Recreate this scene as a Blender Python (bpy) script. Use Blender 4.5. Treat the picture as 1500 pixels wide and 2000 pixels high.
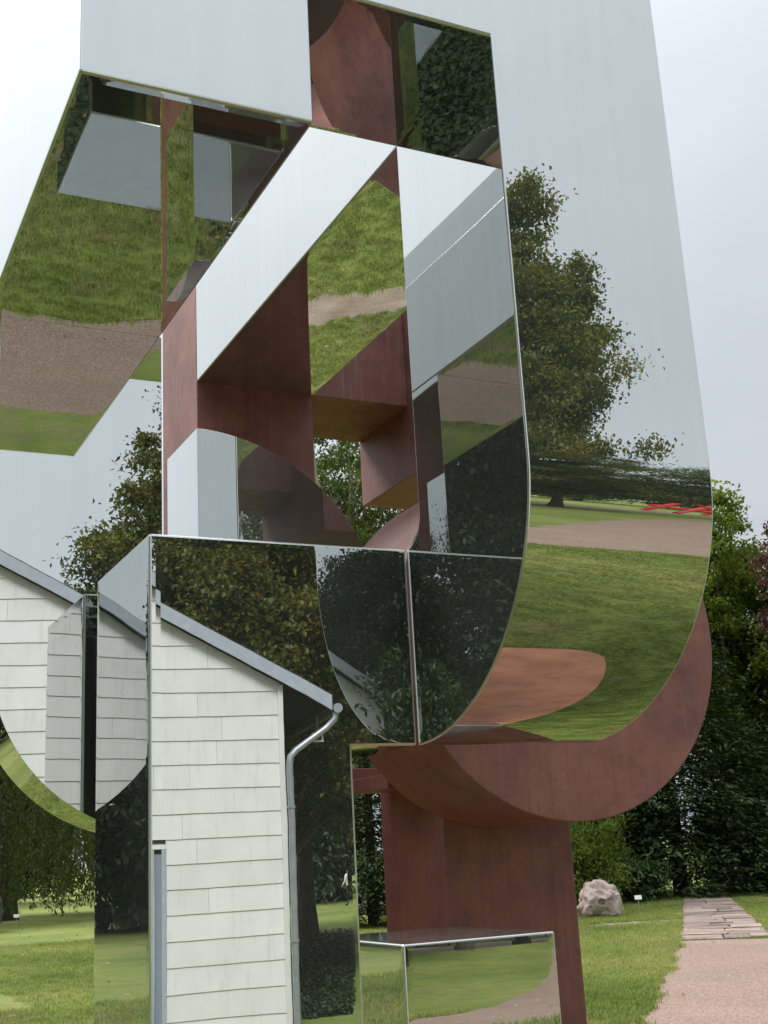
import bpy, bmesh, math, random, zlib
import numpy as np
from mathutils import Vector, Matrix, geometry, noise as mnoise

for o in list(bpy.data.objects):
    bpy.data.objects.remove(o)
SC = bpy.context.scene
COL = SC.collection
R_ = math.radians

# ------------------------------------------------------------------ camera
cam_d = bpy.data.cameras.new('camera')
cam = bpy.data.objects.new('camera', cam_d)
COL.objects.link(cam)
CR = [[0.9006770331, -0.4313742228, -0.0519342072],
      [0.0697110877, 0.2614528212, -0.9626955835],
      [0.4288604041, 0.8634574119, 0.2655561176]]
m = Matrix.Identity(4)
for i in range(3):
    m[i][0] = CR[0][i]
    m[i][1] = -CR[1][i]
    m[i][2] = -CR[2][i]
m.translation = (0, 0, 1.6)
cam.matrix_world = m
cam_d.sensor_fit = 'AUTO'
cam_d.sensor_width = 36
cam_d.lens = 2410.16 / 2000 * 36
cam_d.clip_start = 0.05
cam_d.clip_end = 3000
SC.camera = cam
SC.render.resolution_x, SC.render.resolution_y = 768, 1024

# ------------------------------------------------------------------ sky, sun, exposure
SUN_ELEV, SUN_AZ = R_(50), R_(-24)          # azimuth from +Y towards +X
sun_dir = Vector((math.sin(SUN_AZ) * math.cos(SUN_ELEV), math.cos(SUN_AZ) * math.cos(SUN_ELEV), math.sin(SUN_ELEV)))
W = bpy.data.worlds.new('World')
SC.world = W
W.use_nodes = True
nt = W.node_tree
nt.nodes.clear()


def N(nt, typ, **kw):
    n = nt.nodes.new(typ)
    for k, v in kw.items():
        if k.startswith('_'):
            setattr(n, k[1:], v)
        else:
            key = k.replace('__', ' ')
            n.inputs[int(key[1:]) if key[0] == 'i' and key[1:].isdigit() else key].default_value = v
    return n


def math_n(nt, op, a, b=None, clamp=False):
    n = nt.nodes.new('ShaderNodeMath')
    n.operation = op
    n.use_clamp = clamp
    for i, v in enumerate((a, b)):
        if v is None:
            continue
        if isinstance(v, (int, float)):
            n.inputs[i].default_value = v
        else:
            nt.links.new(v, n.inputs[i])
    return n.outputs[0]


def mix_c(nt, f, a, b, blend='MIX'):
    n = nt.nodes.new('ShaderNodeMix')
    n.data_type = 'RGBA'
    n.blend_type = blend
    for sock, v in ((n.inputs[0], f), (n.inputs[6], a), (n.inputs[7], b)):
        if isinstance(v, (int, float)):
            sock.default_value = v
        elif isinstance(v, tuple):
            sock.default_value = (*v, 1) if len(v) == 3 else v
        else:
            nt.links.new(v, sock)
    return n.outputs[2]


def ramp(nt, fac, stops, interp='LINEAR'):
    n = nt.nodes.new('ShaderNodeValToRGB')
    n.color_ramp.interpolation = interp
    els = n.color_ramp.elements
    while len(els) < len(stops):
        els.new(0.5)
    for e, (p, c) in zip(els, stops):
        e.position = p
        e.color = (*c, 1) if len(c) == 3 else c
    nt.links.new(fac, n.inputs[0])
    return n.outputs[0]


sky = nt.nodes.new('ShaderNodeTexSky')
sky.sky_type = 'NISHITA'
sky.sun_disc = False
sky.sun_elevation = SUN_ELEV
sky.sun_rotation = SUN_AZ
sky.dust_density = 3.0
tc = nt.nodes.new('ShaderNodeTexCoord')
sep = nt.nodes.new('ShaderNodeSeparateXYZ')
nt.links.new(tc.outputs['Generated'], sep.inputs[0])
zc = math_n(nt, 'MAXIMUM', sep.outputs[2], 0.0)
grad = math_n(nt, 'ADD', math_n(nt, 'ADD', math_n(nt, 'MULTIPLY', math_n(nt, 'POWER', zc, 5.0), 13.0), math_n(nt, 'MULTIPLY', zc, 1.3)), 4.65)
dotn = nt.nodes.new('ShaderNodeVectorMath')
dotn.operation = 'DOT_PRODUCT'
nt.links.new(tc.outputs['Generated'], dotn.inputs[0])
dotn.inputs[1].default_value = sun_dir
veil = math_n(nt, 'MULTIPLY', math_n(nt, 'POWER', math_n(nt, 'MAXIMUM', dotn.outputs['Value'], 0.0), 2.5), 4.0)
cl = N(nt, 'ShaderNodeTexNoise', Scale=2.2, Detail=5.0, Roughness=0.5)
mp = nt.nodes.new('ShaderNodeMapping')
mp.inputs['Scale'].default_value = (1, 1, 2.2)
nt.links.new(tc.outputs['Generated'], mp.inputs[0])
nt.links.new(mp.outputs[0], cl.inputs['Vector'])
clv = math_n(nt, 'MULTIPLY', math_n(nt, 'SUBTRACT', cl.outputs[0], 0.5), 2.2)
back = math_n(nt, 'MULTIPLY', math_n(nt, 'MAXIMUM', math_n(nt, 'MULTIPLY', sep.outputs[1], -1.0), 0.0), 2.6)
lum = math_n(nt, 'ADD', math_n(nt, 'ADD', math_n(nt, 'ADD', grad, veil), back), clv)
cloud = nt.nodes.new('ShaderNodeVectorMath')
cloud.operation = 'SCALE'
cloud.inputs[0].default_value = (0.930, 1.0, 1.062)
nt.links.new(lum, cloud.inputs['Scale'])
skyc = mix_c(nt, 0.93, sky.outputs[0], cloud.outputs[0])
bg = nt.nodes.new('ShaderNodeBackground')
bg.inputs['Strength'].default_value = 0.1
nt.links.new(skyc, bg.inputs['Color'])
wo = nt.nodes.new('ShaderNodeOutputWorld')
nt.links.new(bg.outputs[0], wo.inputs[0])

sl = bpy.data.lights.new('sun', 'SUN')
sl.energy = 2.8
sl.angle = R_(20)
sl.color = (1.0, 0.96, 0.9)
so = bpy.data.objects.new('sun', sl)
so.rotation_euler = (-sun_dir).to_track_quat('-Z', 'Y').to_euler()
so.location = sun_dir * 60
COL.objects.link(so)

SC.view_settings.view_transform = 'Standard'
SC.view_settings.look = 'None'
SC.view_settings.exposure = 0.35
SC.view_settings.gamma = 1
SC.view_settings.use_curve_mapping = False
SC.render.engine = 'CYCLES'
SC.cycles.max_bounces = 14
SC.cycles.glossy_bounces = 10
SC.cycles.diffuse_bounces = 3
SC.cycles.transmission_bounces = 4
SC.cycles.transparent_max_bounces = 8
SC.cycles.caustics_reflective = False
SC.cycles.sample_clamp_indirect = 6
SC.cycles.use_denoising = True

# ------------------------------------------------------------------ materials


def new_mat(name):
    mt = bpy.data.materials.new(name)
    mt.use_nodes = True
    nt = mt.node_tree
    nt.nodes.clear()
    out = nt.nodes.new('ShaderNodeOutputMaterial')
    p = nt.nodes.new('ShaderNodeBsdfPrincipled')
    nt.links.new(p.outputs[0], out.inputs[0])
    return mt, nt, p, out


def pos(nt, scale=(1, 1, 1)):
    g = nt.nodes.new('ShaderNodeNewGeometry')
    mp = nt.nodes.new('ShaderNodeMapping')
    mp.inputs['Scale'].default_value = scale
    nt.links.new(g.outputs['Position'], mp.inputs[0])
    return mp.outputs[0]


def objc(nt, scale=(1, 1, 1)):
    g = nt.nodes.new('ShaderNodeTexCoord')
    mp = nt.nodes.new('ShaderNodeMapping')
    mp.inputs['Scale'].default_value = scale
    nt.links.new(g.outputs['Object'], mp.inputs[0])
    return mp.outputs[0]


def noise_n(nt, vec, scale, detail=3.0, rough=0.55, dist=0.0):
    n = N(nt, 'ShaderNodeTexNoise', Scale=scale, Detail=detail, Roughness=rough, Distortion=dist)
    nt.links.new(vec, n.inputs['Vector'])
    return n.outputs[0]


def bump_n(nt, h, dist, strength=1.0, normal=None):
    b = nt.nodes.new('ShaderNodeBump')
    b.inputs['Strength'].default_value = strength
    b.inputs['Distance'].default_value = dist
    nt.links.new(h, b.inputs['Height'])
    if normal is not None:
        nt.links.new(normal, b.inputs['Normal'])
    return b.outputs[0]


def mat_plain(name, col, rough=0.6, metal=0.0, var=0.15, scale=8.0, bump=0.0, spec=0.4):
    mt, nt, p, _ = new_mat(name)
    v = objc(nt)
    n = noise_n(nt, v, scale, 5.0)
    a = tuple(c * (1 - var) for c in col)
    b = tuple(min(1, c * (1 + var)) for c in col)
    nt.links.new(ramp(nt, n, [(0.3, a), (0.7, b)]), p.inputs['Base Color'])
    p.inputs['Roughness'].default_value = rough
    p.inputs['Metallic'].default_value = metal
    p.inputs['Specular IOR Level'].default_value = spec
    if bump:
        nt.links.new(bump_n(nt, n, bump), p.inputs['Normal'])
    return mt


def mat_mirror():
    mt, nt, p, _ = new_mat('polished_steel')
    v = objc(nt)
    p.inputs['Metallic'].default_value = 1.0
    streak = noise_n(nt, objc(nt, (9, 9, 0.35)), 2.0, 4.0)
    blot = noise_n(nt, v, 1.6, 4.0)
    f = math_n(nt, 'MULTIPLY', streak, blot)
    base = ramp(nt, f, [(0.10, (0.610, 0.630, 0.622)), (0.36, (0.640, 0.660, 0.652))])
    spk = N(nt, 'ShaderNodeTexVoronoi', Scale=9.0)
    nt.links.new(v, spk.inputs['Vector'])
    spot = ramp(nt, spk.outputs['Distance'], [(0.0, (1, 1, 1)), (0.035, (1, 1, 1)), (0.06, (0, 0, 0))])
    rare = ramp(nt, noise_n(nt, v, 3.1, 2.0), [(0.6, (0, 0, 0)), (0.64, (1, 1, 1))])
    msk = mix_c(nt, 1.0, spot, rare, 'MULTIPLY')
    nt.links.new(mix_c(nt, math_n(nt, 'MULTIPLY', msk, 0.55), base, (0.25, 0.25, 0.25)), p.inputs['Base Color'])
    gn = nt.nodes.new('ShaderNodeNewGeometry')
    sx = nt.nodes.new('ShaderNodeSeparateXYZ')
    nt.links.new(gn.outputs['Normal'], sx.inputs[0])
    up = ramp(nt, sx.outputs[2], [(0.8, (0, 0, 0)), (0.97, (1, 1, 1))])
    dust = math_n(nt, 'MULTIPLY', up, math_n(nt, 'ADD', math_n(nt, 'MULTIPLY', noise_n(nt, v, 7.0, 6.0, 0.7), 0.34), -0.06))
    nt.links.new(math_n(nt, 'SUBTRACT', 0.945, dust), p.inputs['Metallic'])
    nt.links.new(math_n(nt, 'MULTIPLY', dust, 0.35), p.inputs['Roughness'])
    n1 = noise_n(nt, v, 1.1, 1.0)
    n2 = noise_n(nt, v, 5.5, 2.0)
    b1 = bump_n(nt, n1, 0.0009)
    b2 = bump_n(nt, n2, 0.00003, 1.0, b1)
    nt.links.new(b2, p.inputs['Normal'])
    return mt


def mat_corten(name, streaks=0.3):
    mt, nt, p, _ = new_mat(name)
    v = objc(nt)
    big = noise_n(nt, v, 1.4, 5.0, 0.6)
    c = ramp(nt, big, [(0.3, (0.235, 0.094, 0.082)), (0.52, (0.320, 0.130, 0.112)), (0.75, (0.395, 0.165, 0.135))])
    fine = noise_n(nt, v, 55.0, 4.0, 0.7)
    c = mix_c(nt, 0.5, c, ramp(nt, fine, [(0.3, (0.62, 0.60, 0.62)), (0.7, (1.0, 1.0, 1.0))]), 'MULTIPLY')
    st = noise_n(nt, objc(nt, (11, 11, 0.5)), 3.0, 4.0, 0.65)
    c = mix_c(nt, math_n(nt, 'MULTIPLY', ramp(nt, st, [(0.54, (0, 0, 0)), (0.68, (1, 1, 1))]), streaks), c, (0.34, 0.22, 0.22))
    c = mix_c(nt, math_n(nt, 'MULTIPLY', ramp(nt, st, [(0.30, (1, 1, 1)), (0.46, (0, 0, 0))]), 0.35), c, (0.115, 0.046, 0.040))
    blot = noise_n(nt, v, 4.5, 6.0, 0.7)
    c = mix_c(nt, 0.75, c, ramp(nt, blot, [(0.28, (0.55, 0.48, 0.50)), (0.5, (1, 1, 1)), (0.70, (1.32, 1.38, 1.18))]), 'MULTIPLY')
    vo = N(nt, 'ShaderNodeTexVoronoi', Scale=26.0)
    nt.links.new(v, vo.inputs['Vector'])
    pit = ramp(nt, vo.outputs['Distance'], [(0.06, (1, 1, 1)), (0.16, (0, 0, 0))])
    clump = ramp(nt, noise_n(nt, v, 2.3, 3.0), [(0.5, (0, 0, 0)), (0.66, (1, 1, 1))])
    c = mix_c(nt, math_n(nt, 'MULTIPLY', mix_c(nt, 1.0, pit, clump, 'MULTIPLY'), 0.7), c, (0.045, 0.026, 0.026))
    nt.links.new(c, p.inputs['Base Color'])
    p.inputs['Roughness'].default_value = 0.58
    p.inputs['Specular IOR Level'].default_value = 0.6
    nt.links.new(bump_n(nt, fine, 0.0012), p.inputs['Normal'])
    return mt


def mat_leaf(name, c0, c1, trans=0.35, rough=0.45, odd=None):
    mt, nt, p, out = new_mat(name)
    at = nt.nodes.new('ShaderNodeAttribute')
    at.attribute_name = 'tint'
    stops = [(0.0, c0), (0.9, c1)]
    if odd:
        stops += [(0.965, c1), (0.985, odd)]
    col = ramp(nt, at.outputs['Fac'], stops)
    nt.links.new(col, p.inputs['Base Color'])
    p.inputs['Roughness'].default_value = rough
    p.inputs['Specular IOR Level'].default_value = 0.35
    tr = nt.nodes.new('ShaderNodeBsdfTranslucent')
    nt.links.new(mix_c(nt, 1.0, col, (1.25, 1.25, 0.55), 'MULTIPLY'), tr.inputs['Color'])
    ms = nt.nodes.new('ShaderNodeMixShader')
    ms.inputs[0].default_value = trans
    nt.links.new(p.outputs[0], ms.inputs[1])
    nt.links.new(tr.outputs[0], ms.inputs[2])
    nt.links.new(ms.outputs[0], out.inputs[0])
    return mt


def lawn_colour(nt):
    v = pos(nt)
    n1 = noise_n(nt, v, 0.32, 4.0, 0.6)
    n2 = noise_n(nt, v, 2.3, 4.0, 0.65)
    c = ramp(nt, n1, [(0.32, (0.185, 0.255, 0.066)), (0.52, (0.290, 0.350, 0.108)), (0.72, (0.400, 0.405, 0.175))])
    c = mix_c(nt, 0.75, c, ramp(nt, n2, [(0.28, (0.62, 0.70, 0.62)), (0.70, (1.12, 1.06, 0.95))]), 'MULTIPLY')
    n3 = noise_n(nt, pos(nt, (1.0, 1.0, 1.0)), 0.95, 6.0, 0.72, 0.6)
    worn = ramp(nt, n3, [(0.54, (0, 0, 0)), (0.68, (1, 1, 1))])
    c = mix_c(nt, math_n(nt, 'MULTIPLY', worn, 0.7), c, (0.33, 0.265, 0.165))
    return c, n1, n2


def mat_ground():
    mt, nt, p, _ = new_mat('lawn')
    c, n1, n2 = lawn_colour(nt)
    fine = noise_n(nt, pos(nt), 38.0, 5.0, 0.75)
    c = mix_c(nt, 0.8, c, ramp(nt, fine, [(0.3, (0.4, 0.46, 0.36)), (0.68, (1.15, 1.1, 1.0))]), 'MULTIPLY')
    bare = ramp(nt, noise_n(nt, pos(nt), 0.9, 5.0, 0.7), [(0.60, (0, 0, 0)), (0.70, (1, 1, 1))])
    c = mix_c(nt, math_n(nt, 'MULTIPLY', bare, 0.75), c, (0.21, 0.165, 0.115))
    nt.links.new(c, p.inputs['Base Color'])
    p.inputs['Roughness'].default_value = 0.9
    p.inputs['Specular IOR Level'].default_value = 0.1
    nt.links.new(bump_n(nt, fine, 0.03), p.inputs['Normal'])
    return mt


def mat_blade():
    mt, nt, p, out = new_mat('grass_blade')
    c, n1, n2 = lawn_colour(nt)
    at = nt.nodes.new('ShaderNodeAttribute')
    at.attribute_name = 'tint'
    c = mix_c(nt, 1.0, c, ramp(nt, at.outputs['Fac'], [(0, (0.72, 0.78, 0.7)), (0.8, (1.25, 1.2, 1.0)), (1.0, (1.7, 1.45, 1.3))]), 'MULTIPLY')
    nt.links.new(c, p.inputs['Base Color'])
    p.inputs['Roughness'].default_value = 0.55
    p.inputs['Specular IOR Level'].default_value = 0.25
    tr = nt.nodes.new('ShaderNodeBsdfTranslucent')
    nt.links.new(c, tr.inputs['Color'])
    ms = nt.nodes.new('ShaderNodeMixShader')
    ms.inputs[0].default_value = 0.4
    nt.links.new(p.outputs[0], ms.inputs[1])
    nt.links.new(tr.outputs[0], ms.inputs[2])
    nt.links.new(ms.outputs[0], out.inputs[0])
    return mt


def mat_gravel():
    mt, nt, p, _ = new_mat('gravel')
    v = pos(nt)
    vo = N(nt, 'ShaderNodeTexVoronoi', Scale=70.0)
    nt.links.new(v, vo.inputs['Vector'])
    stones = ramp(nt, math_n(nt, 'FRACT', math_n(nt, 'MULTIPLY', vo.outputs['Color'], 3.7)),
                  [(0.0, (0.195, 0.130, 0.100)), (0.45, (0.305, 0.215, 0.168)), (0.8, (0.37, 0.272, 0.220)), (1.0, (0.42, 0.35, 0.31))])
    big = noise_n(nt, v, 0.7, 5.0, 0.6)
    c = mix_c(nt, 0.6, stones, ramp(nt, big, [(0.3, (0.74, 0.72, 0.70)), (0.7, (1.05, 1.0, 1.0))]), 'MULTIPLY')
    nt.links.new(c, p.inputs['Base Color'])
    p.inputs['Roughness'].default_value = 0.9
    p.inputs['Specular IOR Level'].default_value = 0.2
    nt.links.new(bump_n(nt, vo.outputs['Distance'], 0.006), p.inputs['Normal'])
    return mt


def mat_rock(name, a, b, c3, scale=3.0):
    mt, nt, p, _ = new_mat(name)
    v = objc(nt)
    n = noise_n(nt, v, scale, 6.0, 0.65)
    f = noise_n(nt, v, scale * 14, 4.0, 0.7)
    c = ramp(nt, n, [(0.3, a), (0.5, b), (0.7, c3)])
    c = mix_c(nt, 0.6, c, ramp(nt, f, [(0.3, (0.55, 0.55, 0.55)), (0.65, (1.1, 1.1, 1.1))]), 'MULTIPLY')
    nt.links.new(c, p.inputs['Base Color'])
    p.inputs['Roughness'].default_value = 0.85
    nt.links.new(bump_n(nt, f, 0.012), p.inputs['Normal'])
    return mt


def mat_bark(name, a, b):
    mt, nt, p, _ = new_mat(name)
    n = noise_n(nt, objc(nt, (1, 1, 0.22)), 14.0, 5.0, 0.7)
    nt.links.new(ramp(nt, n, [(0.3, a), (0.7, b)]), p.inputs['Base Color'])
    p.inputs['Roughness'].default_value = 0.9
    nt.links.new(bump_n(nt, n, 0.02), p.inputs['Normal'])
    return mt


M_MIR = mat_mirror()
M_EDGE = mat_plain('satin_edge', (0.68, 0.70, 0.69), 0.3, 0.95, 0.05)
M_COR = mat_corten('weathered_rust', 0.22)
M_COR2 = mat_corten('streaked_rust', 0.75)
M_ORANGE = mat_plain('orange_rust', (0.42, 0.175, 0.10), 0.75, 0, 0.25, 5, 0.002)
M_LAWN = mat_ground()
M_BLADE = mat_blade()
M_GRAV = mat_gravel()
M_SLAB = mat_rock('slab_stone', (0.20, 0.155, 0.13), (0.31, 0.24, 0.205), (0.40, 0.325, 0.285), 1.6)
_nt = M_SLAB.node_tree
_oi = _nt.nodes.new('ShaderNodeObjectInfo')
_p = next(n for n in _nt.nodes if n.type == 'BSDF_PRINCIPLED')
_src = _p.inputs['Base Color'].links[0].from_socket
_nt.links.new(mix_c(_nt, 1.0, _src, ramp(_nt, _oi.outputs['Random'], [(0, (0.62, 0.60, 0.60)), (1, (1.3, 1.22, 1.18))]), 'MULTIPLY'), _p.inputs['Base Color'])
M_GRANITE = mat_rock('pink_granite', (0.27, 0.195, 0.17), (0.47, 0.36, 0.32), (0.62, 0.51, 0.465), 5.0)
M_DARKROCK = mat_rock('dark_rock', (0.05, 0.045, 0.045), (0.10, 0.09, 0.085), (0.17, 0.15, 0.14), 3.0)
M_SOIL = mat_rock('bare_soil', (0.17, 0.125, 0.085), (0.27, 0.205, 0.145), (0.36, 0.285, 0.21), 2.0)
M_DARKBED = mat_rock('dark_bed', (0.03, 0.027, 0.024), (0.055, 0.05, 0.045), (0.08, 0.07, 0.06), 6.0)
M_BARK = mat_bark('bark', (0.035, 0.028, 0.022), (0.11, 0.09, 0.07))
M_PALEBARK = mat_bark('pale_bark', (0.24, 0.22, 0.15), (0.42, 0.40, 0.28))
M_BOARD = mat_plain('white_board', (0.815, 0.825, 0.835), 0.55, 0, 0.05, 2.5)
_nt = M_BOARD.node_tree
_oi = _nt.nodes.new('ShaderNodeObjectInfo')
_p = next(n for n in _nt.nodes if n.type == 'BSDF_PRINCIPLED')
_src = _p.inputs['Base Color'].links[0].from_socket
_gr = ramp(_nt, noise_n(_nt, objc(_nt, (6, 6, .6)), 2.0, 5.0, .7), [(.32, (.88, .875, .86)), (.46, (1, 1, 1))])
_cc = mix_c(_nt, 1.0, _src, ramp(_nt, _oi.outputs['Random'], [(0, (0.93, 0.93, 0.92)), (1, (1.0, 1.0, 1.0))]), 'MULTIPLY')
_nt.links.new(mix_c(_nt, 1.0, _cc, _gr, 'MULTIPLY'), _p.inputs['Base Color'])
M_WALL = mat_plain('shaded_wall', (0.055, 0.058, 0.065), 0.7)  # shade on the side wall is put into this dark colour
M_VERGE = mat_plain('grey_blue_paint', (0.40, 0.45, 0.53), 0.5, 0, 0.08)
M_DOOR = mat_plain('blue_grey_door', (0.24, 0.29, 0.36), 0.4, 0, 0.08)
M_ROOF = mat_plain('dark_roof', (0.06, 0.055, 0.055), 0.8, 0, 0.3, 12, 0.01)
M_ZINC = mat_plain('zinc', (0.42, 0.45, 0.50), 0.4, 0.6, 0.12)
M_WHITE = mat_plain('white_paint', (0.78, 0.78, 0.76), 0.5)
M_RED = mat_plain('red_paint', (0.62, 0.04, 0.035), 0.4)
M_BLACK = mat_plain('dark_cloth', (0.025, 0.025, 0.03), 0.8)
M_SHIRT = mat_plain('white_cloth', (0.70, 0.70, 0.70), 0.8)
M_NAVY = mat_plain('navy_cloth', (0.04, 0.05, 0.09), 0.8)
M_SKIN = mat_plain('skin', (0.48, 0.30, 0.22), 0.5)
M_HAIR = mat_plain('brown_hair', (0.06, 0.04, 0.03), 0.6)
L_MID = mat_leaf('leaf_mid', (0.040, 0.070, 0.020), (0.105, 0.150, 0.035), 0.35, 0.45, (0.30, 0.20, 0.03))
L_LIGHT = mat_leaf('leaf_light', (0.085, 0.135, 0.022), (0.215, 0.275, 0.045), 0.4, 0.45)
L_YELLOW = mat_leaf('leaf_yellowing', (0.070, 0.085, 0.020), (0.180, 0.190, 0.045), 0.4, 0.5, (0.34, 0.22, 0.03))
L_DARK = mat_leaf('leaf_dark', (0.016, 0.034, 0.014), (0.045, 0.078, 0.026), 0.15, 0.45)
L_FIR = mat_leaf('needle', (0.018, 0.038, 0.016), (0.075, 0.120, 0.036), 0.15, 0.6)
L_RHODO = mat_leaf('leaf_glossy', (0.030, 0.062, 0.020), (0.095, 0.155, 0.045), 0.15, 0.35)
L_WILLOW = mat_leaf('leaf_willow', (0.050, 0.075, 0.022), (0.125, 0.150, 0.050), 0.35, 0.5, (0.28, 0.19, 0.05))
L_PURPLE = mat_leaf('leaf_purple', (0.055, 0.022, 0.026), (0.135, 0.060, 0.060), 0.25, 0.45)
L_FALLEN = mat_leaf('leaf_fallen', (0.36, 0.15, 0.05), (0.52, 0.36, 0.15), 0.2, 0.6)

# ------------------------------------------------------------------ helpers


def tag(o, label=None, cat=None, group=None, kind=None):
    if label:
        o['label'] = label
    if cat:
        o['category'] = cat
    if group:
        o['group'] = group
    if kind:
        o['kind'] = kind
    return o


def empty(name, loc, label, cat, group=None, rz=0.0):
    o = bpy.data.objects.new(name, None)
    o.empty_display_size = 0.2
    o.location = loc
    o.rotation_euler = (0, 0, rz)
    COL.objects.link(o)
    return tag(o, label, cat, group)


def link(name, me, parent=None, mat=None):
    if mat is not None and not me.materials:
        me.materials.append(mat)
    o = bpy.data.objects.new(name, me)
    COL.objects.link(o)
    if parent is not None:
        o.parent = parent
    return o


def mesh(name, verts, faces, mat=None):
    me = bpy.data.meshes.new(name)
    me.from_pydata([tuple(v) for v in verts], [], faces)
    if mat:
        me.materials.append(mat)
    return me


def bm_mesh(name, bm, mat=None, smooth=None):
    bmesh.ops.recalc_face_normals(bm, faces=bm.faces[:])
    me = bpy.data.meshes.new(name)
    bm.to_mesh(me)
    bm.free()
    if mat:
        me.materials.append(mat)
    if smooth is not None:
        me.shade_smooth()
        me.set_sharp_from_angle(angle=R_(smooth))
    return me


def box_bm(bm, x0, x1, y0, y1, z0, z1, mtx=None):
    vs = [Vector((x, y, z)) for z in (z0, z1) for y in (y0, y1) for x in (x0, x1)]
    if mtx:
        vs = [mtx @ v for v in vs]
    v = [bm.verts.new(p) for p in vs]
    for f in ((0, 2, 3, 1), (4, 5, 7, 6), (0, 1, 5, 4), (2, 6, 7, 3), (0, 4, 6, 2), (1, 3, 7, 5)):
        bm.faces.new([v[i] for i in f])


def tube_bm(bm, pts, rad, seg=8, caps=True):
    pts = [Vector(p) for p in pts]
    if isinstance(rad, (int, float)):
        rad = [rad] * len(pts)
    rings = []
    prev = None
    for i, p in enumerate(pts):
        d = (pts[min(i + 1, len(pts) - 1)] - pts[max(i - 1, 0)]).normalized()
        if prev is None:
            a = d.orthogonal().normalized()
        else:
            a = (prev - d * prev.dot(d))
            a = a.normalized() if a.length > 1e-6 else d.orthogonal().normalized()
        prev = a
        b = d.cross(a)
        rings.append([bm.verts.new(p + (a * math.cos(t) + b * math.sin(t)) * rad[i])
                      for t in [2 * math.pi * k / seg for k in range(seg)]])
    for r0, r1 in zip(rings, rings[1:]):
        for k in range(seg):
            bm.faces.new((r0[k], r0[(k + 1) % seg], r1[(k + 1) % seg], r1[k]))
    if caps:
        bm.faces.new(rings[0][::-1])
        bm.faces.new(rings[-1])


# ------------------------------------------------------------------ terrain
def ground_z(x, y):
    t = min(1.0, max(0.0, (-1.0 - y) / 10.0))
    return -0.8 * t * t * (3 - 2 * t)


def ground_zv(x, y):
    t = np.clip((-1.0 - y) / 10.0, 0, 1)
    return -0.8 * t * t * (3 - 2 * t)


xs = np.unique(np.concatenate([np.linspace(-900, -60, 12), np.linspace(-60, 60, 61), np.linspace(60, 900, 12)]))
ys = np.unique(np.concatenate([np.linspace(-900, -60, 12), np.linspace(-60, 60, 121), np.linspace(60, 900, 12)]))
gv = [(x, y, ground_z(x, y)) for y in ys for x in xs]
nx = len(xs)
gf = [(j * nx + i, j * nx + i + 1, (j + 1) * nx + i + 1, (j + 1) * nx + i) for j in range(len(ys) - 1) for i in range(nx - 1)]
gme = mesh('lawn', gv, gf, M_LAWN)
gme.shade_smooth()
tag(link('lawn', gme), kind='structure')


def wobble(poly, step, amp, freq, seed):
    """resample a closed polygon and give its edge an irregular outline"""
    out = []
    n = len(poly)
    for i in range(n):
        a, b = Vector(poly[i]), Vector(poly[(i + 1) % n])
        L = (b - a).length
        k = max(1, int(L / step))
        nrm = Vector((-(b - a).y, (b - a).x)).normalized()
        for j in range(k):
            p = a.lerp(b, j / k)
            w = amp * (mnoise.noise(Vector((p.x * freq, p.y * freq, seed))) + 0.6 * mnoise.noise(Vector((p.x * freq * 4, p.y * freq * 4, seed + 5))))
            out.append(p + nrm * w)
    return out


def sheet(name, poly, mat, lift, step=0.15, amp=0.12, freq=0.9, seed=0.0, grid=1.0):
    b = wobble(poly, step, amp, freq, seed)
    xs_ = [p.x for p in b]
    ys_ = [p.y for p in b]
    pts = list(b)
    edges = [(i, (i + 1) % len(b)) for i in range(len(b))]
    gx = min(xs_) + 0.31
    while gx < max(xs_):
        gy = min(ys_) + 0.27
        while gy < max(ys_):
            pts.append(Vector((gx, gy)))
            gy += grid
        gx += grid
    r = geometry.delaunay_2d_cdt(pts, edges, [], 1, 1e-4)
    vs = [(v.x, v.y, ground_z(v.x, v.y) + lift) for v in r[0]]
    me = mesh(name, vs, [tuple(f) for f in r[2]], mat)
    o = link(name, me)
    tag(o, kind='structure')
    return [tuple(p) for p in b]


PATH1 = [(6.45, 8.6), (7.4, 10.0), (8.95, 11.81), (10.6, 13.7), (12.1, 15.5), (13.1, 16.62), (14.5, 15.45), (13.6, 12.0), (12.6, 8.0),
         (12.6, 4.0), (12.2, 1.0), (13.0, -2.5), (16.5, -7.0), (24, -14), (40, -27), (38, -31), (20.0, -19.0), (13.7, -12.8), (10.4, -8.9), (7.6, -5.6),
         (5.4, -6.4), (3.9, -7.9), (1.5, -7.9), (-1.0, -6.9), (-5.2, -5.9), (-14, -5.6), (-14, -2.9), (-6, -2.9), (-3.5, -3.1), (0, -3.5), (2.8, -3.7),
         (4.4, -2.6), (5.8, -2.0), (7.2, -2.1), (7.9, -0.4), (7.6, 2.5), (6.9, 5.5)]
PATH3 = [(17, -24), (30, -32), (48, -44), (50, -48), (32, -36.5), (17, -28)]
EDGES = []
EDGES.append(sheet('gravel_path', PATH1, M_GRAV, 0.006, seed=1.3))
EDGES.append(sheet('gravel_path', PATH3, M_GRAV, 0.006, step=0.4, seed=7.7))
DARKPATCH = [(-3.2, -.6), (-1.4, -1.3), (.3, -.9), (.9, .6), (.4, 2.2), (-1.0, 2.9), (-2.8, 2.2)]  # dark sheet added so the ground mirrored in the steel comes out dark
EDGES.append(sheet('bare_ground', DARKPATCH, M_DARKBED, 0.005, amp=.25, seed=3.3))
DIRT2 = [(5.2, 13.5), (5.9, 12.75), (6.9, 12.2), (7.3, 12.7), (6.6, 13.2), (5.8, 13.9)]
EDGES.append(sheet('bare_ground', DIRT2, M_SOIL, 0.005, step=.08, amp=0.2, freq=1.6, seed=5.0))
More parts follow.
